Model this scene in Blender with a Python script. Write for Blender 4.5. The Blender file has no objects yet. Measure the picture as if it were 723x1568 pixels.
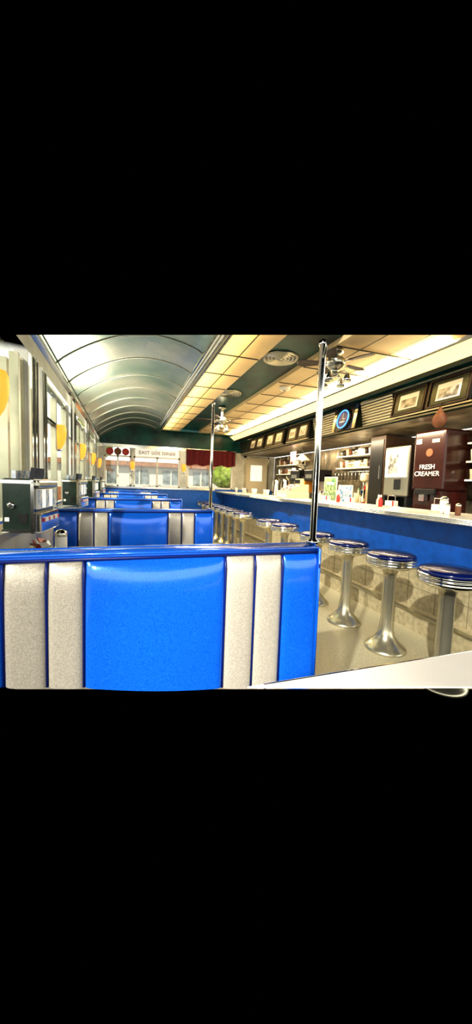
import bpy, bmesh, math, random
from mathutils import Vector, Matrix, Euler
random.seed(7)
scene=bpy.context.scene
H=1.25
# ------------------------------------------------------------------ materials
def mat(name,col,rough=.5,metal=0,emis=None,estr=0,bump=0,bscale=40,coat=0,trans=0,var=0,vscale=8,col2=None,stretch=None,ior=1.45,spec=None):
    m=bpy.data.materials.new(name); m.use_nodes=True
    nt=m.node_tree; b=nt.nodes['Principled BSDF']
    b.inputs['Base Color'].default_value=(*col,1); b.inputs['Roughness'].default_value=rough
    b.inputs['Metallic'].default_value=metal; b.inputs['Coat Weight'].default_value=coat
    b.inputs['Coat Roughness'].default_value=.12
    b.inputs['Transmission Weight'].default_value=trans; b.inputs['IOR'].default_value=ior
    if spec is not None: b.inputs['Specular IOR Level'].default_value=spec
    if emis: 
        b.inputs['Emission Color'].default_value=(*emis,1); b.inputs['Emission Strength'].default_value=estr
    if bump or var:
        tc=nt.nodes.new('ShaderNodeTexCoord'); mp=nt.nodes.new('ShaderNodeMapping')
        nt.links.new(tc.outputs['Object'],mp.inputs['Vector'])
        if stretch: mp.inputs['Scale'].default_value=stretch
    if var:
        n=nt.nodes.new('ShaderNodeTexNoise'); n.inputs['Scale'].default_value=vscale; n.inputs['Detail'].default_value=6
        nt.links.new(mp.outputs[0],n.inputs['Vector'])
        r=nt.nodes.new('ShaderNodeValToRGB'); c2=col2 or tuple(c*(1-var) for c in col)
        r.color_ramp.elements[0].position=.35; r.color_ramp.elements[1].position=.65
        r.color_ramp.elements[0].color=(*c2,1); r.color_ramp.elements[1].color=(*col,1)
        nt.links.new(n.outputs['Fac'],r.inputs[0]); nt.links.new(r.outputs[0],b.inputs['Base Color'])
    if bump:
        n2=nt.nodes.new('ShaderNodeTexNoise'); n2.inputs['Scale'].default_value=bscale; n2.inputs['Detail'].default_value=3
        nt.links.new(mp.outputs[0],n2.inputs['Vector'])
        bp=nt.nodes.new('ShaderNodeBump'); bp.inputs['Strength'].default_value=bump; bp.inputs['Distance'].default_value=.01
        nt.links.new(n2.outputs['Fac'],bp.inputs['Height']); nt.links.new(bp.outputs[0],b.inputs['Normal'])
    return m
BLUE=mat('blue_vinyl',(.012,.19,.92),.24,metal=.25,coat=1,bump=.03,bscale=260,var=.3,vscale=240,col2=(.004,.125,.78))
PIPE=mat('navy_piping',(.003,.015,.16),.35)
SEATB=mat('navy_stool_vinyl',(.002,.010,.10),.15,coat=.8)
SILV=mat('silver_white_vinyl',(.76,.70,.60),.3,metal=.4,bump=.1,bscale=260,var=.28,vscale=240)
CHROME=mat('chrome',(.82,.81,.74),.12,metal=1)
STEEL=mat('brushed_steel',(.55,.54,.45),.28,metal=1,bump=.05,bscale=30)
STEELW=mat('satin_steel_column',(.68,.64,.48),.26,metal=.85,var=.3,vscale=3)
WALLW=mat('wall_enamel_panel',(.66,.66,.58),.35,metal=.3,var=.3,vscale=3)
VAULT=mat('ceiling_enamel',(.52,.53,.42),.22,metal=.65,var=.3,vscale=1.6,col2=(.24,.34,.26),bump=.04,bscale=3)
CREAM=mat('cream_ceiling_panel',(.86,.66,.36),.45,var=.15,vscale=2)
TEAL=mat('dark_teal_ceiling',(.003,.085,.075),.28,var=.6,vscale=3,col2=(.002,.025,.028),spec=.35)
DARK=mat('dark_seam_and_rib_shade',(.03,.03,.025),.5)
GROUT=mat('grout_line',(.22,.19,.12),.7)
COVE=mat('fluorescent_cove',(1,.85,.5),.5,emis=(1,.76,.30),estr=1.4)
FLOORM=mat('terrazzo',(.52,.48,.33),.3,var=.25,vscale=60,bump=.02)
TILE=mat('beige_tile',(.48,.42,.27),.4,var=.3,vscale=25)
CBLUE=mat('counter_blue_laminate',(.008,.12,.56),.3,var=.25,vscale=10,coat=.3)
CTOP=mat('counter_laminate',(.80,.76,.66),.25,var=.1,vscale=20)
TTOP=mat('table_laminate',(.60,.63,.62),.12,coat=.6,var=.08,vscale=30)
WTOP=mat('white_table_laminate',(.95,.93,.9),.3,var=.03)
BLACK=mat('black_plastic',(.012,.012,.012),.3)
DGREEN=mat('dark_green_enamel',(.015,.035,.022),.25,coat=.5,var=.5,vscale=12)
BROWN=mat('dark_wood',(.05,.025,.012),.45,var=.5,vscale=10,stretch=(1,1,6))
MAROON=mat('maroon_enamel',(.028,.006,.004),.25,coat=.3)
AMBER=mat('amber_glass',(.70,.20,.02),.4,emis=(1,.36,.045),estr=1.3)
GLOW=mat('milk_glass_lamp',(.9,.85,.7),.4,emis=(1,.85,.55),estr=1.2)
WHITE=mat('white_plastic',(.85,.83,.76),.4)
IVORY=mat('ivory_plastic',(.68,.60,.42),.45)
RED=mat('red_plastic',(.45,.03,.02),.35)
REDC=mat('red_valance_cloth',(.12,.008,.012),.8,bump=.3,bscale=20)
GREEN=mat('green_print',(.05,.25,.12),.5,var=.8,vscale=18,col2=(.5,.5,.3))
BPRINT=mat('blue_print',(.05,.2,.5),.5,var=.9,vscale=22,col2=(.8,.8,.75))
RPRINT=mat('menu_print',(.75,.08,.05),.4,var=.9,vscale=30,col2=(.9,.8,.7))
PHOTO=mat('bw_photograph',(.5,.5,.48),.3,var=.9,vscale=14,col2=(.05,.05,.05))
GLASS=mat('clear_glass',(.95,.97,.95),.04,trans=1,ior=1.45)
NEON=mat('blue_neon',(.05,.2,1),.4,emis=(.05,.25,1),estr=3)
MILKL=mat('lit_panel',(.9,.88,.75),.4,emis=(1,.95,.8),estr=.6)
SIGNW=mat('etched_sign_glass',(.85,.84,.78),.5,emis=(1,.98,.9),estr=.4)
KRAFT=mat('brown_leather',(.20,.075,.03),.6,var=.3,vscale=20)
ORANGE=mat('orange_juice',(.8,.3,.03),.3)
ASPH=mat('asphalt',(.50,.50,.47),.9,var=.2)
HOUSE=mat('house_siding',(.90,.86,.78),.8,var=.1,vscale=2)
HBR=mat('brick_trim',(.60,.26,.12),.8,var=.4,vscale=6)
WINT=mat('window_tint',(.42,.46,.48),.3,var=.6,vscale=3)
LEAF=mat('foliage',(.52,.66,.13),.7,var=.7,vscale=5,bump=.5,bscale=8)
BARK=mat('bark',(.1,.06,.03),.9)
WALLB=mat('back_wall_steel',(.28,.23,.15),.35,metal=.5,var=.7,vscale=5)
SOFF=mat('soffit_dark_enamel',(.035,.045,.028),.3,metal=.2,var=.4,vscale=4)
m=bpy.data.materials.new('window_pane'); m.use_nodes=True; nt=m.node_tree; nt.nodes.clear()
o=nt.nodes.new('ShaderNodeOutputMaterial'); mx=nt.nodes.new('ShaderNodeMixShader'); t=nt.nodes.new('ShaderNodeBsdfTransparent'); g=nt.nodes.new('ShaderNodeBsdfGlossy'); g.inputs['Roughness'].default_value=.02
t.inputs[0].default_value=(.95,.98,.95,1); mx.inputs[0].default_value=.06
nt.links.new(t.outputs[0],mx.inputs[1]); nt.links.new(g.outputs[0],mx.inputs[2]); nt.links.new(mx.outputs[0],o.inputs[0]); PANE=m
# ------------------------------------------------------------------ mesh builder
class MB:
    def __init__(s): s.bm=bmesh.new(); s.mats=[]
    def mi(s,m):
        if m not in s.mats: s.mats.append(m)
        return s.mats.index(m)
    def face(s,vs,m,smooth=False):
        try: f=s.bm.faces.new(vs)
        except ValueError: return
        f.material_index=s.mi(m); f.smooth=smooth; return f
    def poly(s,pts,m,smooth=False): return s.face([s.bm.verts.new(p) for p in pts],m,smooth)
    def box(s,x0,x1,y0,y1,z0,z1,m,M=None,bev=0):
        c=Vector(((x0+x1)/2,(y0+y1)/2,(z0+z1)/2)); d=(abs(x1-x0),abs(y1-y0),abs(z1-z0))
        mm=Matrix.Translation(c)@Matrix.Diagonal((*d,1))
        if M is not None: mm=M@mm
        r=bmesh.ops.create_cube(s.bm,size=1,matrix=mm); fs=set(f for v in r['verts'] for f in v.link_faces)
        i=s.mi(m)
        for f in fs: f.material_index=i
        if bev>0:
            es=set(e for f in fs for e in f.edges)
            q=bmesh.ops.bevel(s.bm,geom=list(es),offset=bev,segments=2,affect='EDGES',profile=.5)
            for f in q['faces']: f.material_index=i
    def prism(s,pts,z0,z1,m,M=None):
        M=M or Matrix.Identity(4)
        a=[s.bm.verts.new(M@Vector((p[0],p[1],z0))) for p in pts]; b=[s.bm.verts.new(M@Vector((p[0],p[1],z1))) for p in pts]
        n=len(pts); s.face(a[::-1],m); s.face(b,m)
        for i in range(n): s.face([a[i],a[(i+1)%n],b[(i+1)%n],b[i]],m)
    def lathe(s,prof,loc,m,seg=20,M=None,smooth=True,a0=0,a1=2*math.pi,cap=True,flute=0):
        M=Matrix.Translation(Vector(loc))@(M or Matrix.Identity(4))
        full=abs(a1-a0-2*math.pi)<1e-5; n=seg if full else seg+1
        rings=[]
        for r,z in prof:
            ring=[]
            for i in range(n):
                a=a0+(a1-a0)*i/seg; rr=r*(1+(flute if i%2 else 0))
                ring.append(s.bm.verts.new(M@Vector((rr*math.cos(a),rr*math.sin(a),z))))
            rings.append(ring)
        for k in range(len(rings)-1):
            for i in range(n if full else n-1):
                j=(i+1)%n; s.face([rings[k][i],rings[k][j],rings[k+1][j],rings[k+1][i]],m,smooth)
        if cap and full:
            s.face(rings[0][::-1],m); s.face(rings[-1],m)
    def tube(s,pts,r,m,seg=8):
        pts=[Vector(p) for p in pts]; rings=[]
        for i,p in enumerate(pts):
            d=(pts[min(i+1,len(pts)-1)]-pts[max(i-1,0)]).normalized()
            up=Vector((0,0,1)) if abs(d.z)<.9 else Vector((1,0,0))
            u=d.cross(up).normalized(); w=d.cross(u)
            rings.append([s.bm.verts.new(p+u*r*math.cos(2*math.pi*k/seg)+w*r*math.sin(2*math.pi*k/seg)) for k in range(seg)])
        for k in range(len(rings)-1):
            for i in range(seg): s.face([rings[k][i],rings[k][(i+1)%seg],rings[k+1][(i+1)%seg],rings[k+1][i]],m,True)
        s.face(rings[0][::-1],m); s.face(rings[-1],m)
    def strip(s,prof,y0,y1,m,smooth=False,ny=1):
        f=y0 if callable(y0) else (lambda x,z:y0)
        rows=[]
        for x,z in prof:
            a=f(x,z); rows.append([s.bm.verts.new((x,a+(y1-a)*k/ny,z)) for k in range(ny+1)])
        for i in range(len(rows)-1):
            for k in range(ny): s.face([rows[i][k],rows[i][k+1],rows[i+1][k+1],rows[i+1][k]],m,smooth)
    def grid(s,fn,nu,nv,m,smooth=True):
        g=[[s.bm.verts.new(fn(i/nu,j/nv)) for j in range(nv+1)] for i in range(nu+1)]
        for i in range(nu):
            for j in range(nv): s.face([g[i][j],g[i+1][j],g[i+1][j+1],g[i][j+1]],m,smooth)
    def blob(s,c,r,m,sub=2,jit=.15):
        q=bmesh.ops.create_icosphere(s.bm,subdivisions=sub,radius=1,matrix=Matrix.Translation(c)@Matrix.Diagonal((*r,1)))
        for v in q['verts']:
            d=v.co-Vector(c); v.co=Vector(c)+d*(1+random.uniform(-jit,jit))
        for f in set(f for v in q['verts'] for f in v.link_faces): f.material_index=s.mi(m); f.smooth=True
    def done(s,name,fix=True):
        me=bpy.data.meshes.new(name)
        if fix: bmesh.ops.recalc_face_normals(s.bm,faces=s.bm.faces)
        s.bm.to_mesh(me); s.bm.free()
        for m in s.mats: me.materials.append(m)
        ob=bpy.data.objects.new(name,me); scene.collection.objects.link(ob); return ob
def text(body,size,mtx,m,name,parent,ext=.002):
    cu=bpy.data.curves.new(name,'FONT'); cu.body=body; cu.size=size; cu.extrude=ext; cu.align_x='CENTER'; cu.align_y='CENTER'
    o=bpy.data.objects.new(name+'_c',cu); scene.collection.objects.link(o)
    bpy.context.view_layer.update()
    me=bpy.data.meshes.new_from_object(o.evaluated_get(bpy.context.evaluated_depsgraph_get()))
    bpy.data.objects.remove(o); me.materials.clear(); me.materials.append(m)
    q=bpy.data.objects.new(name,me); scene.collection.objects.link(q); q.matrix_world=mtx; q.parent=parent; return q
def R(x=0,y=0,z=0): return Euler((math.radians(x),math.radians(y),math.radians(z))).to_matrix().to_4x4()
T=lambda *v: Matrix.Translation(Vector(v))
YF=9.3; XL=-.6; XR=4.2
near_c=lambda x,z: 2.579*(z-H)-.4197*x      # near limit of the modelled ceiling
near_f=lambda x: 2.054-.265*x               # near limit of the modelled floor
# ------------------------------------------------------------------ floor
b=MB(); b.poly([(XL,near_f(XL),0),(XR,near_f(XR),0),(XR,YF,0),(XL,YF,0)],FLOORM); b.done('floor')
# ------------------------------------------------------------------ ceiling
def vault(t):
    x=XL+t*(.75-XL); z=2.27+.28*t+.30*max(0,math.sin(math.pi*t))**.8*.75
    return x,z
b=MB(); VP=[vault(i/20) for i in range(21)]
b.strip(VP,near_c,YF,VAULT,True,16)
for k in range(0,12):
    y=2.2+k*.66
    pts=[(x,y,z-.004) for x,z in VP if y>near_c(x,z)]
    if len(pts)>2: b.tube(pts,.006,STEEL,5)
b.strip([(.87,2.55),(1.33,2.55)],near_c,YF-.35,CREAM)
b.strip([(1.33,2.55),(1.33,2.60)],near_c,YF-.35,CREAM)
b.strip([(1.33,2.60),(1.84,2.60)],near_c,YF-.35,TEAL)
b.strip([(1.84,2.60),(1.84,2.55)],near_c,YF-.35,CREAM)
b.strip([(1.84,2.55),(2.75,2.55)],near_c,YF-.35,CREAM)
b.strip([(.87,2.55),(4.2,2.55)],YF-.35,YF,TEAL)
for x in (1.1,2.1,2.42):
    b.strip([(x-.006,2.545),(x+.006,2.545)],near_c,YF-.35,DARK)
y=2.2
while y<YF-.4:
    for xa,xb in ((.88,1.32),(1.85,2.74)):
        if y>near_c(xa,2.55): b.box(xa,xb,y-.006,y+.006,2.543,2.552,DARK)
    y+=.62
b.done('ceiling',False)
b=MB()
for i,x in enumerate((.74,.765,.79,.815,.84)):
    z=2.55-.012*i if i<3 else 2.52
    b.strip([(x,z),(x+.004,z-.022),(x+.017,z-.022),(x+.021,z)],near_c,YF,CHROME if i%2==0 else STEEL)
    b.strip([(x+.021,z),(x+.025,z)],near_c,YF,DARK)
b.strip([(.865,2.52),(.875,2.55)],near_c,YF,DARK)
b.done('trim_1',False)
b=MB(); b.strip([(XL,2.27),(XL+.03,2.235),(XL+.03,2.21),(XL,2.18)],near_c,YF,CHROME); b.strip([(XL+.01,2.295),(XL+.035,2.275)],near_c,YF,DARK); b.done('trim_2',False)
b=MB(); b.strip([(2.75,2.55),(2.90,2.45)],near_c,YF-.1,COVE); b.strip([(2.70,2.552),(2.725,2.52),(2.75,2.545)],near_c,YF-.1,STEEL)
b.strip([(2.90,2.45),(2.93,2.415),(2.98,2.45)],near_c,YF-.1,SOFF); b.done('cove_light_fixture',False)
# soffit over the back bar
b=MB()
b.strip([(2.95,2.45),(3.08,2.44)],near_c,YF-.01,TEAL); b.strip([(3.08,2.44),(3.15,2.06)],near_c,YF-.01,SOFF)
b.strip([(3.15,2.062),(XR-.01,2.062)],2.2,YF-.01,WALLB)
for z in (2.42,2.09): b.strip([(3.07+(2.44-z)*.18,z+.012),(3.05+(2.44-z)*.18,z),(3.07+(2.44-z)*.18,z-.012)],near_c,YF-.01,CHROME)
b.done('soffit',False)
b=MB(); n=9
for i in range(n):
    z1=2.405-.31*i/n; z0=2.405-.31*(i+1)/n
    pr=[]
    for k in range(9):
        z=z1+(z0-z1)*k/8; pr.append((3.055+(2.44-z)*.18-.02*math.sin(math.pi*k/8),z))
    for (ya,yb) in ((3.42,4.0),(4.6,5.25)):
        b.strip(pr,ya,yb,STEEL,True)
        b.strip([(3.05+(2.44-z0)*.18-.003,z0+.005),(3.05+(2.44-z0)*.18-.003,z0-.004)],ya,yb,DARK)  # dark strips painted into the grooves as shade between the ribs
b.done('corrugated_steel_panel',False)
# ------------------------------------------------------------------ walls
b=MB()
cols=[2.83,4.53,6.23,7.93]
b.strip([(XL,2.27),(XL,2.06)],near_c,YF,WALLW)
b.box(XL-.1,XL,1.85,YF,.45,.93,WALLW)
b.box(XL-.12,XL+.04,1.85,YF,.93,.97,STEEL)
for c in cols:
    b.box(XL-.08,XL,c-.24,c+.24,.97,2.06,WALLW)
    for k in (-.22,-.12,.12,.22): b.box(XL-.01,XL+.02,c+k-.016,c+k+.016,.97,2.2 if c>3 else 2.06,CHROME)
    for k in (-.17,.0,.17): b.box(XL-.01,XL+.006,c+k-.016,c+k+.016,.97,2.06,DARK)
b.box(XL-.08,XL,9.0,YF,.97,2.06,WALLW)
b.done('wall_left',False)
k=0
ys=[1.9]+sum([[c-.24,c+.24] for c in cols],[])+[9.0]
for i in range(0,len(ys),2):
    k+=1; y0,y1=ys[i],ys[i+1]; b=MB()
    b.box(XL-.05,XL-.045,y0,y1,.97,2.06 if i else 2.0,PANE)
    for y in ([y0+.02,(y0+y1)/2,y1-.02] if i else [y1-.02,y1-.12,2.25]): b.box(XL-.07,XL-.02,y-.02,y+.02,.97,1.9 if y<2.4 else 2.0,STEELW)
    b.box(XL-.07,XL-.02,y0,y1,.97,1.01,CHROME)
    if i: b.box(XL-.07,XL-.02,y0,y1,2.02,2.06,CHROME); b.box(XL-.07,XL-.02,y0,y1,1.74,1.76,CHROME)
    b.done('window_%d'%k)
W=[(-.5,.16),(.22,1.42),(1.62,2.92)]
b=MB()
b.box(XL,XR,YF,YF+.12,0,1.08,CBLUE); b.box(XL,XR,YF,YF+.12,2.12,2.7,TEAL)
xs=[XL]+[v for w in W for v in w]+[XR]
for i in range(0,len(xs),2): b.box(xs[i],xs[i+1],YF,YF+.12,1.08,2.12,WALLW)
b.box(XL,3.0,YF-.02,YF,2.08,2.16,CHROME); b.box(XL,2.4,YF-.03,YF,1.04,1.09,CHROME)
b.done('wall_back')
for i,(x0,x1) in enumerate(W):
    k+=1; b=MB()
    b.box(x0,x1,YF+.05,YF+.055,1.08,2.12,PANE)
    for x in (x0+.02,(x0+x1)/2,x1-.02): b.box(x-.02,x+.02,YF+.02,YF+.08,1.08,2.12,WHITE)
    for z in (1.1,2.1,1.86): b.box(x0,x1,YF+.02,YF+.08,z-.02,z+.02,WHITE)
    w=b.done('window_%d'%k)
    if i==1:
        bb=MB(); bb.box(x0+.04,x1-.04,YF+.0,YF+.015,1.88,2.07,SIGNW); sg=bb.done('window_sign')
        text('EAST SIDE DINER',.125,T((x0+x1)/2,YF-.004,1.975)@R(90),KRAFT,'sign_letters',sg)
    if i==0:
        bb=MB(); 
        for q in range(3): bb.lathe([(.09,0),(.09,.015),(.06,.02),(.06,.01)],(x0+.14+q*.19,YF-.005,1.97),KRAFT if q%2 else RED,20,M=R(90))
        bb.done('hanging_window_ornament')
b=MB()
def val(u,v):
    return Vector((1.58+u*1.38,YF-.06+.02*math.sin(u*60),2.14-.42*v-.02*math.sin(u*24)*v))
b.grid(val,90,3,REDC); b.done('window_valance')
b=MB(); b.box(XR,XR+.1,2.4,YF-.01,0,2.05,WALLB)
for i in range(14): b.box(XR-.012,XR,2.9+i*.46,2.91+i*.46,1.0,2.04,CHROME)
b.done('wall_right')
# ------------------------------------------------------------------ booths
BX0,BX1=-.5,.725
def bench(Y,first=False):
    b=MB()
    zt=1.0
    zb=(lambda x: H-(Y-.07+.265*x)/1.643) if first else (lambda x:.44)
    seg=[(BX0,-.34,BLUE),(-.34,-.224,SILV),(-.224,-.119,SILV),(-.119,.345,BLUE),(.345,.458,SILV),(.458,.569,SILV),(.569,BX1,BLUE)]
    for side in (-1,1):
        for x0,x1,m in seg:
            wd=x1-x0
            def fn(u,v,x0=x0,wd=wd):
                uu=.5-.5*math.cos(math.pi*u); vv=math.sin(math.pi/2*v)
                x=x0+wd*uu; z0=zb(x); z=z0+(zt-z0)*vv
                du=min(uu,1-uu)*wd; dv=(1-vv)*(zt-z0)
                f=(1-math.exp(-du/.007))*(1-math.exp(-dv/.012))
                tp=-.022*math.exp(-dv/.045)
                w=(.016 if wd>.3 else .004)*math.sin(math.pi*uu)*(1-math.exp(-dv/.05))
                return Vector((x,Y+side*(.052+.014*f+w*f+tp*.7),z))
            b.grid(fn,22,22,m)
        for x in [s[0] for s in seg]+[BX1]:
            b.tube([(x,Y+side*.057,zb(x)),(x,Y+side*.057,zt-.05),(x,Y+side*.045,zt)],.0045,PIPE)
    pr=[(Y-.040,zt-.006),(Y-.052,zt+.002),(Y-.045,zt+.014),(Y,zt+.022),(Y+.045,zt+.014),(Y+.052,zt+.002),(Y+.040,zt-.006)]
    r0=[b.bm.verts.new((BX0,a,c)) for a,c in pr]; r1=[b.bm.verts.new((BX1,a,c)) for a,c in pr]
    for i in range(6): b.face([r0[i],r1[i],r1[i+1],r0[i+1]],BLUE,True)
    b.face(r0,BLUE); b.face(r1,BLUE)
    for s in (-1,1): b.tube([(BX0,Y+s*.05,zt-.003),(BX1,Y+s*.05,zt-.003)],.006,PIPE); b.tube([(BX0,Y+s*.048,zt+.012),(BX1,Y+s*.048,zt+.012)],.006,BLUE)
    for x in (BX0,BX1):
        b.poly([(x,Y-.055,zb(x)),(x,Y+.055,zb(x)),(x,Y+.055,zt+.01),(x,Y-.055,zt+.01)],BLUE)
        b.tube([(x,Y-.058,zb(x)),(x,Y-.054,zt+.008),(x,Y,zt+.02),(x,Y+.054,zt+.008),(x,Y+.058,zb(x)+.03)],.007,BLUE)
    if not first:
        for s in (-1,1):
            ya,yb=sorted((Y+s*.07,Y+s*.46))
            b.box(BX0,BX1,ya,yb,.36,.46,BLUE,bev=.03)
            b.box(BX0+.01,BX1-.01,ya+.01,yb-.03,.09,.36,BLUE)
            b.box(BX0+.03,BX1-.03,ya+.02,yb-.07,0,.09,BLACK)
        b.box(BX0,BX1,Y-.05,Y+.05,0,.5,BLUE)
    b.done('booth_bench')
BY=[1.20,2.90,4.60,6.30,8.0]
for i,Y in enumerate(BY): bench(Y,i==0)
def table(Y):
    b=MB(); pts=[]
    x0,x1,y0,y1,r=-.55,.74,Y-.38,Y+.42,.08
    for cx,cy,a in ((x1-r,y0+r,-90),(x1-r,y1-r,0),(x0+.01,y1-.01,90),(x0+.01,y0+.01,180)):
        rr=r if a in (-90,0) else .01
        for k in range(6):
            t=math.radians(a+18*k); pts.append((cx+rr*math.cos(t),cy+rr*math.sin(t)))
    b.prism(pts,.765,.79,TTOP)
    loop=[(p[0],p[1],.777) for p in pts]; b.tube(loop+[loop[0]],.0135,CHROME,6)
    b.lathe([(.04,.04),(.04,.765)],(.2,Y+.16,0),CHROME,16)
    b.lathe([(.17,0),(.17,.015),(.1,.04),(.045,.08)],(.2,Y+.16,0),STEEL,20)
    b.lathe([(.05,.73),(.16,.765)],(.2,Y+.16,0),BLACK,16)
    b.done('booth_table')
for Y in (2.08,3.75,5.45,7.15): table(Y)
b=MB()
def nt_(x): return .766-.265*x
pts=[(.27,.694),(1.04,.69),(1.06,.67),(1.06,nt_(1.06))]
b.prism(pts,.786,.79,WTOP); b.tube([(.31,.693,.785),(1.04,.692,.785)],.006,CHROME); b.done('diner_table')
for (x,y,zt) in ((.725,1.20,1.81),(.715,2.90,1.93)):
    b=MB(); z0=1.023
    b.lathe([(.026,0),(.026,.01),(.013,.02),(.0125,zt-z0-.02),(.016,zt-z0-.015),(.016,zt-z0),(.004,zt-z0+.008)],(x,y,z0),CHROME,14)
    for a in (70,250):
        t=math.radians(a); dx,dy=math.cos(t),math.sin(t)
        b.tube([(x,y,zt-.06),(x+dx*.03,y+dy*.03,zt-.07),(x+dx*.055,y+dy*.055,zt-.05),(x+dx*.06,y+dy*.06,zt-.02)],.005,STEEL,6)
    b.done('coat_pole')
# ------------------------------------------------------------------ counter
def counter(name,y0,y1,xf,zt):
    b=MB()
    b.box(xf,xf+.7,y0,y1,zt-.045,zt,CTOP,bev=.008)
    for z in (zt-.036,zt-.022,zt-.009): b.tube([(xf-.002,y0,z),(xf-.002,y1,z)],.005,CHROME,6)
    b.box(xf+.25,xf+.65,y0,y1,.54,zt-.045,CBLUE)
    b.box(xf+.22,xf+.65,y0,y1,.17,.54,TILE); b.box(xf+.215,xf+.25,y0,y1,.525,.545,STEEL)
    b.box(xf+.10,xf+.65,y0,y1,0,.17,TILE); b.box(xf+.09,xf+.14,y0,y1,.155,.175,STEEL)
    y=y0+.3
    while y<y1: b.box(xf+.217,xf+.222,y,y+.003,.175,.525,GROUT); y+=.3
    b.box(xf+.217,xf+.222,y0,y1,.35,.353,GROUT)
    b.done(name)
counter('diner_counter',1.6,4.95,2.35,1.05)
counter('diner_counter',5.0,YF-.04,2.42,1.03)
def stool(x,y):
    b=MB()
    b.lathe([(.158,0),(.158,.010),(.148,.024),(.122,.045),(.092,.072),(.066,.11),(.053,.16),(.049,.22),(.047,.56),(.050,.6),(.060,.63),(.09,.655)],(x,y,0),STEELW,28)
    b.lathe([(.10,.645),(.14,.652),(.165,.665),(.178,.678),(.182,.69),(.174,.694),(.184,.700),(.184,.711),(.174,.715),(.186,.721),(.186,.732),(.17,.738)],(x,y,0),CHROME,36)
    b.lathe([(.176,.735),(.180,.745),(.17,.758),(.14,.768),(.0,.774)],(x,y,0),SEATB,30,cap=False)
    b.done('counter_stool')
for y in (1.60,2.1,2.63,3.17,3.95,4.45,5.6,6.05,6.5,6.95,7.4,7.85,8.3,8.75): stool(1.97,y)
# ------------------------------------------------------------------ sconces
def sconce(M):
    M=M@Matrix.Diagonal((1,.82,.85,1)); b=MB()
    prof=[(.012,-.13),(.03,-.12),(.05,-.08),(.066,-.02),(.073,.05),(.07,.10),(.06,.125)]
    b.lathe(prof,(0,0,0),AMBER,16,M=M,a0=-math.pi/2,a1=math.pi/2)
    b.lathe([(.0,.0),(.02,0),(.02,.03),(0,.035)],(0,0,0),CHROME,10,M=M@T(0.01,0,-.15))
    b.box(-.012,.0,-.045,.045,-.14,.12,CHROME,M=M)
    b.done('wall_sconce')
for y in (1.86,3.5,5.2,6.9,8.6): sconce(T(XL+.02,y,1.62))
for x in (.19,1.52): sconce(T(x,YF-.03,1.62)@R(0,0,-90))
# ------------------------------------------------------------------ table jukeboxes
def juke(x,y):
    b=MB(); M=T(x,y,.97)@R(0,0,-6)
    b.box(-.075,.07,-.15,.15,0,.27,DGREEN,M=M,bev=.012)
    b.box(-.07,.065,-.157,-.148,.005,.265,DGREEN,M=M,bev=.003)
    for (z0,z1) in ((.245,.262),(.005,.02)): b.box(-.075,.07,-.16,-.148,z0,z1,CHROME,M=M)
    b.box(.055,.07,-.16,-.148,.0,.265,CHROME,M=M)
    b.lathe([(.016,0),(.016,.012),(.008,.014)],(0,0,0),CHROME,14,M=M@T(-.03,-.157,.14)@R(90))
    b.box(-.06,-.04,-.16,-.157,.06,.08,WHITE,M=M); b.box(.0,.04,-.16,-.157,.05,.10,BLACK,M=M)
    b.box(.07,.082,-.14,.14,.12,.22,WHITE,M=M)
    for i in range(5): b.box(.082,.086,-.135+i*.055,-.09+i*.055,.125,.215,MILKL if i%2 else BPRINT,M=M)
    b.box(.07,.10,-.15,.15,.0,.10,CHROME,M=M,bev=.008)
    for i in range(10): b.box(.10,.106,-.13+i*.026,-.112+i*.026,.055,.075,WHITE if i%3 else RED,M=M)
    b.box(.05,.095,-.15,.15,.225,.265,STEEL,M=M,bev=.012)
    b.box(-.05,-.03,-.1,.1,.27,.31,BPRINT,M=M); b.box(.0,.02,-.12,.02,.27,.33,BLACK,M=M@R(0,8,0))
    b.done('tabletop_jukebox')
for y in (2.06,3.75,5.45,7.15): juke(-.475,y)
# ------------------------------------------------------------------ things on booth table
b=MB(); b.lathe([(.032,0),(.034,.01),(.034,.105),(.03,.115)],(-.36,2.25,.79),WHITE,20); b.lathe([(.035,.112),(.036,.135),(.02,.15),(.008,.152)],(-.36,2.25,.79),CHROME,20); b.done('sugar_shaker')
b=MB(); b.lathe([(.03,0),(.05,.01),(.065,.05),(.062,.05),(.045,.015)],(-.47,2.26,.79),WHITE,20)
for i in range(10): b.box(-.025,.025,-.018,.018,-.004,.004,[WHITE,RED,KRAFT,WHITE][i%4],M=T(-.47+random.uniform(-.03,.03),2.26+random.uniform(-.03,.03),.845+i*.003)@R(random.uniform(-60,60),random.uniform(-40,40),random.uniform(0,180)))
b.done('creamer_bowl')
b=MB(); b.box(.0,.10,2.30,2.45,.79,.795,WHITE); b.box(.02,.08,2.32,2.41,.795,.797,BPRINT); b.done('napkin_packet')
b=MB(); b.box(-.14,.14,-.10,.10,0,.004,RPRINT,M=T(.40,2.34,.791)@R(0,0,-8)); b.box(-.12,.12,-.035,-.01,.004,.005,WHITE,M=T(.40,2.34,.791)@R(0,0,-8)); b.done('menu_placemat')
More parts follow.
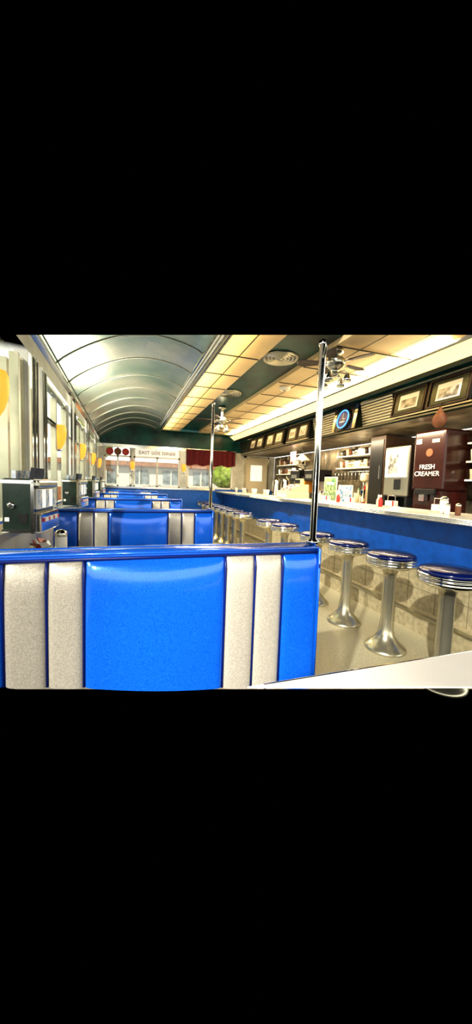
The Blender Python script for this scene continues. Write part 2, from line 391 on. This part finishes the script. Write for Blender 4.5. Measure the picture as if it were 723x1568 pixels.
# ------------------------------------------------------------------ ceiling items
def fan(x,y,z,ztop,rot,R0):
    b=MB()
    b.lathe([(.06,ztop-z),(.07,ztop-z-.03),(.02,ztop-z-.05),(.014,.06),(.06,.05),(.085,.02),(.085,-.03),(.06,-.05),(.03,-.07),(.03,-.10),(.05,-.11),(.045,-.13),(.01,-.14)],(x,y,z),STEEL,24)
    for i in range(5):
        M=T(x,y,z)@R(0,0,rot+i*72)
        b.box(.07,.17,-.012,.012,-.012,-.004,CHROME,M=M)
        b.prism([(.14,-.035),(R0-.05,-.058),(R0,-.03),(R0,.03),(R0-.05,.058),(.14,.035)],-.006,.002,BROWN,M=M@R(10,0,0))
    for i in range(4):
        a=math.radians(rot+20+i*90); dx,dy=math.cos(a),math.sin(a)
        b.tube([(x+dx*.03,y+dy*.03,z-.10),(x+dx*.09,y+dy*.09,z-.09),(x+dx*.12,y+dy*.12,z-.12)],.007,CHROME,6)
        b.lathe([(.012,0),(.022,-.02),(.038,-.055),(.042,-.08)],(x+dx*.12,y+dy*.12,z-.115),CHROME,14)
    b.done('ceiling_fan')
fan(1.90,2.90,2.43,2.55,10,.36); fan(1.63,5.94,2.36,2.60,20,.46)
for (x,y) in ((1.56,3.42),(1.47,5.0)):
    b=MB()
    for r in (.19,.15,.11,.07): b.lathe([(r,0),(r-.008,-.022),(r-.03,-.008),(r-.034,0)],(x,y,2.597),STEEL,28,cap=False)
    b.lathe([(.04,0),(.035,-.02),(0,-.022)],(x,y,2.597),STEEL,20,cap=False); b.lathe([(.2,0),(.2,-.004)],(x,y,2.599),BLACK,28)
    b.done('ceiling_vent')
b=MB(); b.lathe([(.07,0),(.075,-.02),(.06,-.045),(.02,-.05)],(2.0,4.2,2.55),WHITE,20); b.lathe([(.025,-.045),(.02,-.06)],(2.0,4.2,2.55),IVORY,12); b.done('smoke_detector')
# ------------------------------------------------------------------ soffit pictures
def face_M(y,z):
    return T(3.035+(2.44-z)*.18,y,z)@Matrix(((0,.18,-1,0),(-1,0,0,0),(0,.98,-.18,0),(0,0,0,1)))
def triple(y,w,n):
    b=MB(); M=face_M(y,2.25)
    b.box(-w/2,w/2,-.165,.165,.02,.045,BLACK,M=M,bev=.004)
    b.box(-w/2-.02,w/2+.02,.155,.17,.02,.05,STEEL,M=M);b.box(-w/2-.02,w/2+.02,-.17,-.155,.02,.05,STEEL,M=M)
    for i in range(n):
        c=-w/2+w*(i+.5)/n; q=w/n*.46
        for (xa,xb,ya,yb) in ((c-q,c+q,.13,.145),(c-q,c+q,-.145,-.13),(c-q,c-q+.015,-.145,.145),(c+q-.015,c+q,-.145,.145)): b.box(xa,xb,ya,yb,.045,.062,BROWN,M=M)
        b.box(c-q*.86,c+q*.86,-.12,.12,.046,.050,SOFF,M=M)
        b.box(c-q*.58,c+q*.58,-.085,.085,.050,.053,WHITE,M=M); b.box(c-q*.48,c+q*.48,-.07,.03,.053,.054,PHOTO,M=M)
    b.done('framed_photograph')
triple(2.88,1.0,2); triple(5.72,.8,2); triple(6.75,.9,2); triple(7.8,.9,2)
b=MB(); M=face_M(4.3,2.25)
b.box(-.27,.27,-.17,.17,.03,.045,BLACK,M=M,bev=.005); b.box(-.27,-.21,-.17,.17,.045,.055,CHROME,M=M); b.box(.21,.27,-.17,.17,.045,.055,CHROME,M=M)
b.lathe([(.15,.045),(.15,.07),(.13,.08)],(0,0,0),BLACK,32,M=M); b.lathe([(.125,.081),(.0,.081)],(0,0,0),PIPE,32,M=M,cap=False)
ring=[M@Vector((.128*math.cos(a*math.pi/16),.128*math.sin(a*math.pi/16),.085)) for a in range(33)]
b.tube(ring,.009,NEON,6); b.box(-.004,.004,0,.09,.084,.088,WHITE,M=M); b.box(0,.06,-.004,.004,.084,.088,WHITE,M=M); b.box(-.07,.07,-.05,-.03,.084,.086,BPRINT,M=M)
b.done('neon_clock')
# ------------------------------------------------------------------ back bar
b=MB(); b.box(3.55,XR-.02,2.5,8.6,.88,.95,STEEL,bev=.005); b.box(3.6,XR-.02,2.5,8.6,0,.88,STEEL)
for i in range(10): b.box(3.59,3.6,2.55+i*.6,3.1+i*.6,.1,.84,BLACK)
b.done('back_bar_cabinet')
TX=Matrix(((0,0,-1,0),(-1,0,0,0),(0,1,0,0),(0,0,0,1)))
b=MB()
b.box(3.62,4.05,3.14,3.56,.95,1.25,MAROON,bev=.01); b.box(3.60,4.05,3.12,3.58,1.25,2.0,MAROON,bev=.03)
b.box(3.57,3.62,3.2,3.5,1.2,1.27,BLACK,bev=.008); b.box(3.54,3.6,3.31,3.39,1.12,1.2,CHROME); b.box(3.55,3.66,3.18,3.52,.95,.98,STEEL)
b.box(3.597,3.60,3.46,3.54,1.84,1.9,WHITE); b.box(3.596,3.60,3.2,3.3,1.84,1.88,IVORY)
b.lathe([(.05,0),(.05,.006)],(0,0,0),KRAFT,20,M=T(3.6,3.33,1.72)@R(0,-90,0))
cd=b.done('creamer_dispenser')
text('FRESH\nCREAMER',.085,T(3.594,3.35,1.50)@TX,WHITE,'dispenser_lettering',cd)
b=MB()
b.box(3.62,4.05,3.66,4.12,1.15,1.85,STEEL,bev=.02); b.box(3.60,3.625,3.70,4.08,1.42,1.80,MILKL,bev=.005); b.box(3.598,3.602,3.84,4.02,1.47,1.74,PHOTO)
for y in (3.66,4.08): b.box(3.62,4.05,y,y+.04,.95,1.15,BLACK)
b.box(3.60,3.66,3.8,3.9,1.25,1.4,BLACK,bev=.01); b.box(3.60,4.05,3.66,4.12,.95,.99,STEEL); b.box(3.9,4.05,3.7,4.08,.99,1.15,BLACK)
b.done('milk_dispenser')
b=MB(); b.box(3.66,4.17,4.17,4.5,.95,2.05,BROWN,bev=.01); b.box(3.65,3.66,4.2,4.47,1.0,1.98,BLACK); b.box(3.63,3.65,4.23,4.25,1.4,1.6,CHROME); b.done('tall_cabinet')
def tumbler(b,x,y,z,s=1,m=GLASS): b.lathe([(.026*s,0),(.036*s,.11*s),(.033*s,.11*s),(.024*s,.008*s)],(x,y,z),m,12)
for (y0,y1,zs) in ((2.45,3.08,(1.40,1.62,1.84)),(4.56,5.75,(1.62,1.84)),(7.4,8.5,(1.55,1.78))):
    b=MB()
    for z in zs:
        b.box(3.9,4.17,y0,y1,z-.02,z,WHITE)
        for y in (y0+.1,y1-.1): b.prism([(3.95,z-.02),(4.17,z-.02),(4.17,z-.12)],-.006,.006,CHROME,M=T(0,y,0)@Matrix(((1,0,0,0),(0,0,1,0),(0,1,0,0),(0,0,0,1))))
        y=y0+.06
        while y<y1-.04:
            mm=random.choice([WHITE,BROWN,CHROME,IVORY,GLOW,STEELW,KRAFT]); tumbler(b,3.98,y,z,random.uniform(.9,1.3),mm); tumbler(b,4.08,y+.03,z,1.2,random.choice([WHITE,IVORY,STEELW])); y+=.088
    b.done('glassware_shelf')
b=MB(); b.tube([(3.87,4.74,1.54),(3.87,5.75,1.54)],.006,CHROME)
for y in (4.74,5.75): b.tube([(3.87,y,1.54),(XR-.02,y,1.54)],.006,CHROME)
for i in range(10):
    y=4.80+i*.1; b.tube([(3.87,y,1.54),(3.87,y,1.40)],.004,CHROME,6); b.lathe([(.0,-.04),(.03,-.02),(.03,0)],(3.87,y,1.39),STEEL,10,cap=False)
b.done('utensil_rail')
for (ya,yb,cnt) in ((4.76,5.66,22),(2.62,3.04,7)):
    b=MB()
    for i in range(cnt):
        y=random.uniform(ya,yb); x=random.uniform(3.88,4.1); s=random.uniform(.9,1.5)
        mm=random.choice([WHITE,IVORY,CHROME,STEELW,RED,KRAFT,WHITE,GREEN])
        if random.random()<.5:
            for q in range(random.randint(1,4)): tumbler(b,x,y,.952+q*.045*s,s,mm)
        else: b.lathe([(.035*s,0),(.037*s,.13*s),(.014*s,.18*s),(.013*s,.24*s)],(x,y,.952),mm,12)
    b.done('bottles_and_cups')
def poster(name,y,z,w,h,m,x=3.6):
    b=MB(); b.box(x,x+.015,y-w/2,y+w/2,z-h/2,z+h/2,WHITE); b.box(x-.003,x,y-w/2+.015,y+w/2-.015,z-h/2+.015,z+h/2-.015,m); b.box(x-.005,x-.003,y-w*.3,y+w*.3,z+h*.2,z+h*.3,WHITE)
    b.box(x+.015,x+.12,y-w*.3,y+w*.3,z-h/2,z-h/2+.01,WHITE); return b.done(name)
poster('menu_poster',5.45,1.20,.40,.48,GREEN); poster('menu_poster',4.98,1.125,.36,.34,BPRINT)
b=MB(); b.lathe([(.09,0),(.09,.03),(.04,.05)],(3.74,4.66,.951),IVORY,20); b.box(3.77,3.83,4.63,4.69,.98,1.42,IVORY,bev=.012); b.box(3.66,3.84,4.60,4.72,1.36,1.50,IVORY,bev=.03); b.lathe([(.03,1.03),(.045,1.22),(.047,1.225)],(3.70,4.66,0),CHROME,16); b.tube([(3.70,4.66,1.20),(3.70,4.66,1.38)],.008,CHROME,6); b.done('milkshake_mixer')
b=MB(); b.box(3.64,3.84,5.72,6.02,.965,1.16,CHROME,bev=.03); b.box(3.66,3.82,5.75,5.99,.951,.97,BLACK)
for q in range(4): b.box(3.67,3.81,5.77+q*.06,5.79+q*.06,1.155,1.163,BLACK)
b.box(3.625,3.64,5.8,5.83,1.05,1.08,BLACK); b.done('toaster')
b=MB(); b.box(3.66,4.0,6.52,6.68,.951,1.12,STEEL,bev=.01); b.box(3.68,3.98,6.53,6.67,1.12,1.42,ORANGE,bev=.01); b.box(3.67,3.99,6.52,6.68,1.42,1.46,BLACK,bev=.008); b.box(3.62,3.66,6.58,6.62,1.0,1.06,BLACK); b.done('juice_dispenser')
b=MB()
for q in range(12): b.lathe([(.06,0),(.11,.008),(.112,.011)],(3.74,7.28,.952+q*.011),WHITE,22)
b.done('plate_stack')
b=MB(); b.lathe([(.02,0),(.05,-.02),(.16,-.12),(.165,-.13)],(3.55,6.45,1.92),IVORY,24,cap=False); b.lathe([(.001,-.07),(.045,-.09),(.05,-.12),(.001,-.16)],(3.55,6.45,1.92),GLOW,14,cap=False); b.tube([(3.55,6.45,1.91),(3.55,6.45,2.06)],.006,BLACK,6); b.done('pendant_lamp')
def coffee(y):
    b=MB()
    b.box(3.65,4.05,y-.2,y+.2,.951,1.0,BLACK,bev=.01); b.box(3.88,4.05,y-.2,y+.2,1.0,1.5,STEEL); b.box(3.62,4.05,y-.2,y+.2,1.36,1.6,BLACK,bev=.02)
    b.lathe([(.06,0),(.075,.03),(.07,.11),(.04,.14),(.045,.16)],(3.76,y-.08,1.0),GLASS,16); b.lathe([(.06,.005),(.068,.03),(.062,.09)],(3.76,y-.08,1.0),BROWN,14)
    b.tube([(3.70,y-.08,1.13),(3.66,y-.08,1.11),(3.66,y-.08,1.05),(3.69,y-.08,1.03)],.008,BLACK,6)
    b.lathe([(.02,1.36),(.04,1.30)],(3.76,y-.08,0),STEEL,12); b.box(3.612,3.62,y-.12,y+.12,1.42,1.5,STEEL)
    b.done('coffee_machine')
coffee(6.28); coffee(6.92)
for y in (7.6,8.1):
    b=MB(); b.lathe([(.13,0),(.13,.04),(.12,.05),(.12,.4),(.10,.45),(.03,.48),(.02,.52),(.0,.53)],(3.76,y,.951),CHROME,22); b.box(3.60,3.66,y-.015,y+.015,1.05,1.08,BLACK); b.done('beverage_urn')
b=MB(); b.lathe([(.0,-.10),(.05,-.09),(.082,-.05),(.088,-.01),(.07,.035),(.04,.07),(.022,.10),(.012,.13),(.0,.135)],(2.965,2.66,1.965),KRAFT,18,M=Matrix.Diagonal((.55,.9,.9,1)),cap=False)
b.tube([(2.965,2.66,2.08),(2.97,2.66,2.11),(3.05,2.66,2.12)],.004,BLACK,6); b.done('hanging_gourd')
b=MB(); b.tube([(3.5,6.9,1.75),(3.5,6.9,2.06)],.006,CHROME)
for i in range(7): b.box(3.495,3.5,6.64,6.9,1.77+i*.032,1.77+i*.032+.016,RED); b.box(3.495,3.5,6.64,6.9,1.786+i*.032,1.786+i*.032+.016,WHITE)
b.box(3.49,3.495,6.78,6.9,1.9,1.99,PIPE); b.done('wall_flag')
b=MB(); D0=YF-.005
b.box(3.25,3.3,D0-.05,D0,0,2.05,STEELW); b.box(3.95,4.0,D0-.05,D0,0,2.05,STEELW); b.box(3.25,4.0,D0-.05,D0,2.0,2.05,STEELW); b.box(3.3,3.95,D0-.02,D0,0,2.0,IVORY)
b.box(3.45,3.8,D0-.03,D0-.02,1.35,1.8,MILKL); b.box(3.34,3.37,D0-.06,D0-.02,.95,1.1,CHROME); b.box(3.3,3.95,D0-.035,D0-.02,.05,.35,STEEL); b.done('door_1')
# ------------------------------------------------------------------ counter-top items
CZ=1.051
def jar(x,y,z,h,r,m,cap,name):
    b=MB(); b.lathe([(r*.9,0),(r,.01),(r,h*.72),(r*.8,h*.8)],(x,y,z),m,18); b.lathe([(r*.95,h*.76),(r*.95,h*.9),(r*.5,h),(r*.15,h*1.02)],(x,y,z),cap,18); b.done(name)
jar(2.72,2.32,CZ,.15,.035,WHITE,CHROME,'sugar_shaker'); jar(2.62,2.2,CZ,.10,.022,WHITE,CHROME,'salt_shaker'); jar(2.67,2.14,CZ,.10,.022,KRAFT,CHROME,'pepper_shaker')
for (x,y,m) in ((2.75,3.15,RED),(2.78,3.22,IVORY),(2.78,4.0,RED),(2.8,4.5,IVORY)):
    b=MB(); b.lathe([(.022,0),(.024,.01),(.024,.07),(.011,.10),(.009,.11)],(x,y,CZ),m,16); b.lathe([(.012,.108),(.010,.125),(.004,.135)],(x,y,CZ),WHITE,12); b.done('condiment_bottle')
for y in (3.02,3.75,4.3,2.42):
    b=MB(); b.box(2.72,2.84,y-.06,y+.06,CZ,CZ+.02,CHROME); b.tube([(2.78,y-.055,CZ+.02),(2.78,y-.055,CZ+.13),(2.78,y+.055,CZ+.13),(2.78,y+.055,CZ+.02)],.005,CHROME,6)
    for i in range(5): b.box(2.735+i*.02,2.748+i*.02,y-.045,y+.045,CZ+.02,CZ+.075,[WHITE,RED,WHITE,BPRINT,IVORY][i]) 
    b.done('condiment_caddy')
for i in range(9):
    b=MB(); y=5.9+i*.35; x=2.85+.08*(i%2); tumbler(b,x,y,1.031,1.1,WHITE if i%3 else CHROME); b.done('drinking_cup')
b=MB(); b.box(2.6,3.0,5.15,5.65,1.032,1.14,IVORY,bev=.012)
b.prism([(2.62,1.14),(3.0,1.14),(3.0,1.28),(2.86,1.28)],5.18,5.62,IVORY,M=Matrix(((1,0,0,0),(0,0,1,0),(0,1,0,0),(0,0,0,1))))
b.box(2.9,2.97,5.3,5.5,1.28,1.38,IVORY,bev=.008); b.box(2.89,2.9,5.32,5.48,1.3,1.36,BLACK); b.box(2.598,2.6,5.2,5.6,1.05,1.12,WHITE)
for i in range(6):
    for j in range(4): b.box(-.012,.012,-.02,.02,0,.012,WHITE if (i+j)%4 else RED,M=T(2.68+j*.04,5.25+i*.06,1.185+j*.023)@R(0,-30,0))
b.done('cash_register')
# ------------------------------------------------------------------ exterior
b=MB(); b.poly([(-60,-5,-.4),(-3,-5,-.4),(-3,9.6,-.4),(-3,60,-.4),(-60,60,-.4)],ASPH); b.poly([(-3,10.2,-.4),(30,10.2,-.4),(30,60,-.4),(-3,60,-.4)],ASPH); b.done('street_ground')
b=MB(); b.box(-9,9,24,30,-.4,2.3,HOUSE); b.box(-9,9,23.8,24,-.4,.7,HBR); b.box(-9.5,9.5,23.4,24,2.2,2.5,HBR)
for i in range(8):
    x=-8+i*2.1; b.box(x,x+1.1,23.9,24,1.0,2.0,WINT); b.box(x-.1,x+1.2,23.85,23.95,.85,1.0,WHITE); b.box(x+.5,x+.6,23.85,23.95,1.0,2.0,WHITE)
b.done('house_facade')
b=MB(); b.box(-13,-12.5,-2,22,-.4,2.6,HOUSE)
for i in range(9): b.box(-12.5,-12.45,-1+i*2.5,.3+i*2.5,.7,2.0,WINT)
b.done('storefront')
def tree(x,y,h,r):
    b=MB(); b.tube([(x,y,-.4),(x+.1,y,h*.5),(x,y,h*.75)],.13,BARK)
    for i in range(9): b.blob((x+random.uniform(-r,r)*.6,y+random.uniform(-r,r)*.6,h-r*.6+random.uniform(-r,r)*.35),(r*.55,r*.55,r*.45),LEAF)
    b.done('street_tree')
tree(-4.6,12,3.8,1.5); tree(-6,16,4.6,1.7); tree(5.2,15.5,2.6,1.3); tree(-1.5,19,4,1.3); tree(-4.2,9.5,3.3,1.1)
# ------------------------------------------------------------------ lights
def area(name,loc,rot,sx,sy,e,col):
    l=bpy.data.lights.new(name,'AREA'); l.shape='RECTANGLE'; l.size=sx; l.size_y=sy; l.energy=e; l.color=col
    o=bpy.data.objects.new(name,l); scene.collection.objects.link(o); o.location=loc; o.rotation_euler=[math.radians(a) for a in rot]; return o
area('cove_tube_light',(2.66,5.6,2.50),(0,150,0),.06,6.5,56,(1,.80,.42))
area('tray_fill_light',(1.0,5.8,2.40),(0,180,0),.06,6,13,(1,.80,.42))  # added fill facing up at the cream panels, no tube modelled here
area('vault_fill_light',(.1,5.4,1.95),(0,180,0),.3,3.0,26,(1,.93,.76))  # added fill facing up, makes the bright middle of the vault
area('aisle_fill_light',(1.6,5.6,2.5),(0,0,0),.4,5,115,(1,.88,.66))  # added overhead fill for aisle and floor, no ceiling fixture there
area('back_bar_fill_light',(3.3,5.2,2.03),(0,-25,0),.08,5.5,95,(1,.82,.54))  # added fill to brighten wall and shelves, no tube under the soffit
s=bpy.data.lights.new('sun','SUN'); s.energy=3.6; s.angle=.02; s.color=(1,.95,.82); so=bpy.data.objects.new('sun',s); scene.collection.objects.link(so)
so.rotation_euler=Vector((.75,.75,-.62)).to_track_quat('-Z','Y').to_euler()
l=bpy.data.lights.new('bench_fill_spot','SPOT'); l.energy=330; l.spot_size=math.radians(30); l.spot_blend=1; l.shadow_soft_size=.12; l.color=(1,.97,.9)  # added unseen fill spot behind the camera, brightens the lower front bench
o=bpy.data.objects.new('bench_fill_spot',l); scene.collection.objects.link(o); o.location=(-.7,-.9,1.85); o.rotation_euler=(Vector((.38,1.13,.54))-o.location).to_track_quat('-Z','Y').to_euler()
w=bpy.data.worlds.new('world'); scene.world=w; w.use_nodes=True; nt=w.node_tree; nt.nodes.clear()
o=nt.nodes.new('ShaderNodeOutputWorld'); bg=nt.nodes.new('ShaderNodeBackground'); tc=nt.nodes.new('ShaderNodeTexCoord'); sp=nt.nodes.new('ShaderNodeSeparateXYZ'); cr=nt.nodes.new('ShaderNodeValToRGB')
nt.links.new(tc.outputs['Generated'],sp.inputs[0]); nt.links.new(sp.outputs['Z'],cr.inputs[0])
e=cr.color_ramp.elements; e[0].position=0; e[0].color=(1,.99,.93,1); e[1].position=.27; e[1].color=(1,.98,.86,1)
q=e.new(.30); q.color=(0,0,0,1)
nt.links.new(cr.outputs[0],bg.inputs[0]); nt.links.new(bg.outputs[0],o.inputs[0])
gt=nt.nodes.new('ShaderNodeMath'); gt.operation='GREATER_THAN'; gt.inputs[1].default_value=-.02; nt.links.new(sp.outputs['Z'],gt.inputs[0])
ml=nt.nodes.new('ShaderNodeMath'); ml.operation='MULTIPLY'; ml.inputs[1].default_value=2.2; nt.links.new(gt.outputs[0],ml.inputs[0]); nt.links.new(ml.outputs[0],bg.inputs[1])
# ------------------------------------------------------------------ camera
cam=bpy.data.cameras.new('camera'); co=bpy.data.objects.new('camera',cam); scene.collection.objects.link(co); scene.camera=co
cam.sensor_fit='HORIZONTAL'; cam.sensor_width=36; cam.lens=26.0; cam.clip_start=.02; cam.clip_end=300
yaw=math.radians(18.2); p=math.radians(4.7); rl=math.radians(2.0)
fwd=Vector((math.sin(yaw)*math.cos(p),math.cos(yaw)*math.cos(p),-math.sin(p)))
right=Vector((math.cos(yaw),-math.sin(yaw),0)); up=right.cross(fwd)
r2=right*math.cos(rl)+up*math.sin(rl); u2=up*math.cos(rl)-right*math.sin(rl)
co.matrix_world=Matrix(((r2.x,u2.x,-fwd.x,0),(r2.y,u2.y,-fwd.y,0),(r2.z,u2.z,-fwd.z,H),(0,0,0,1)))
scene.view_settings.view_transform='Standard'
scene.view_settings.exposure=.2
scene.view_settings.gamma=.88
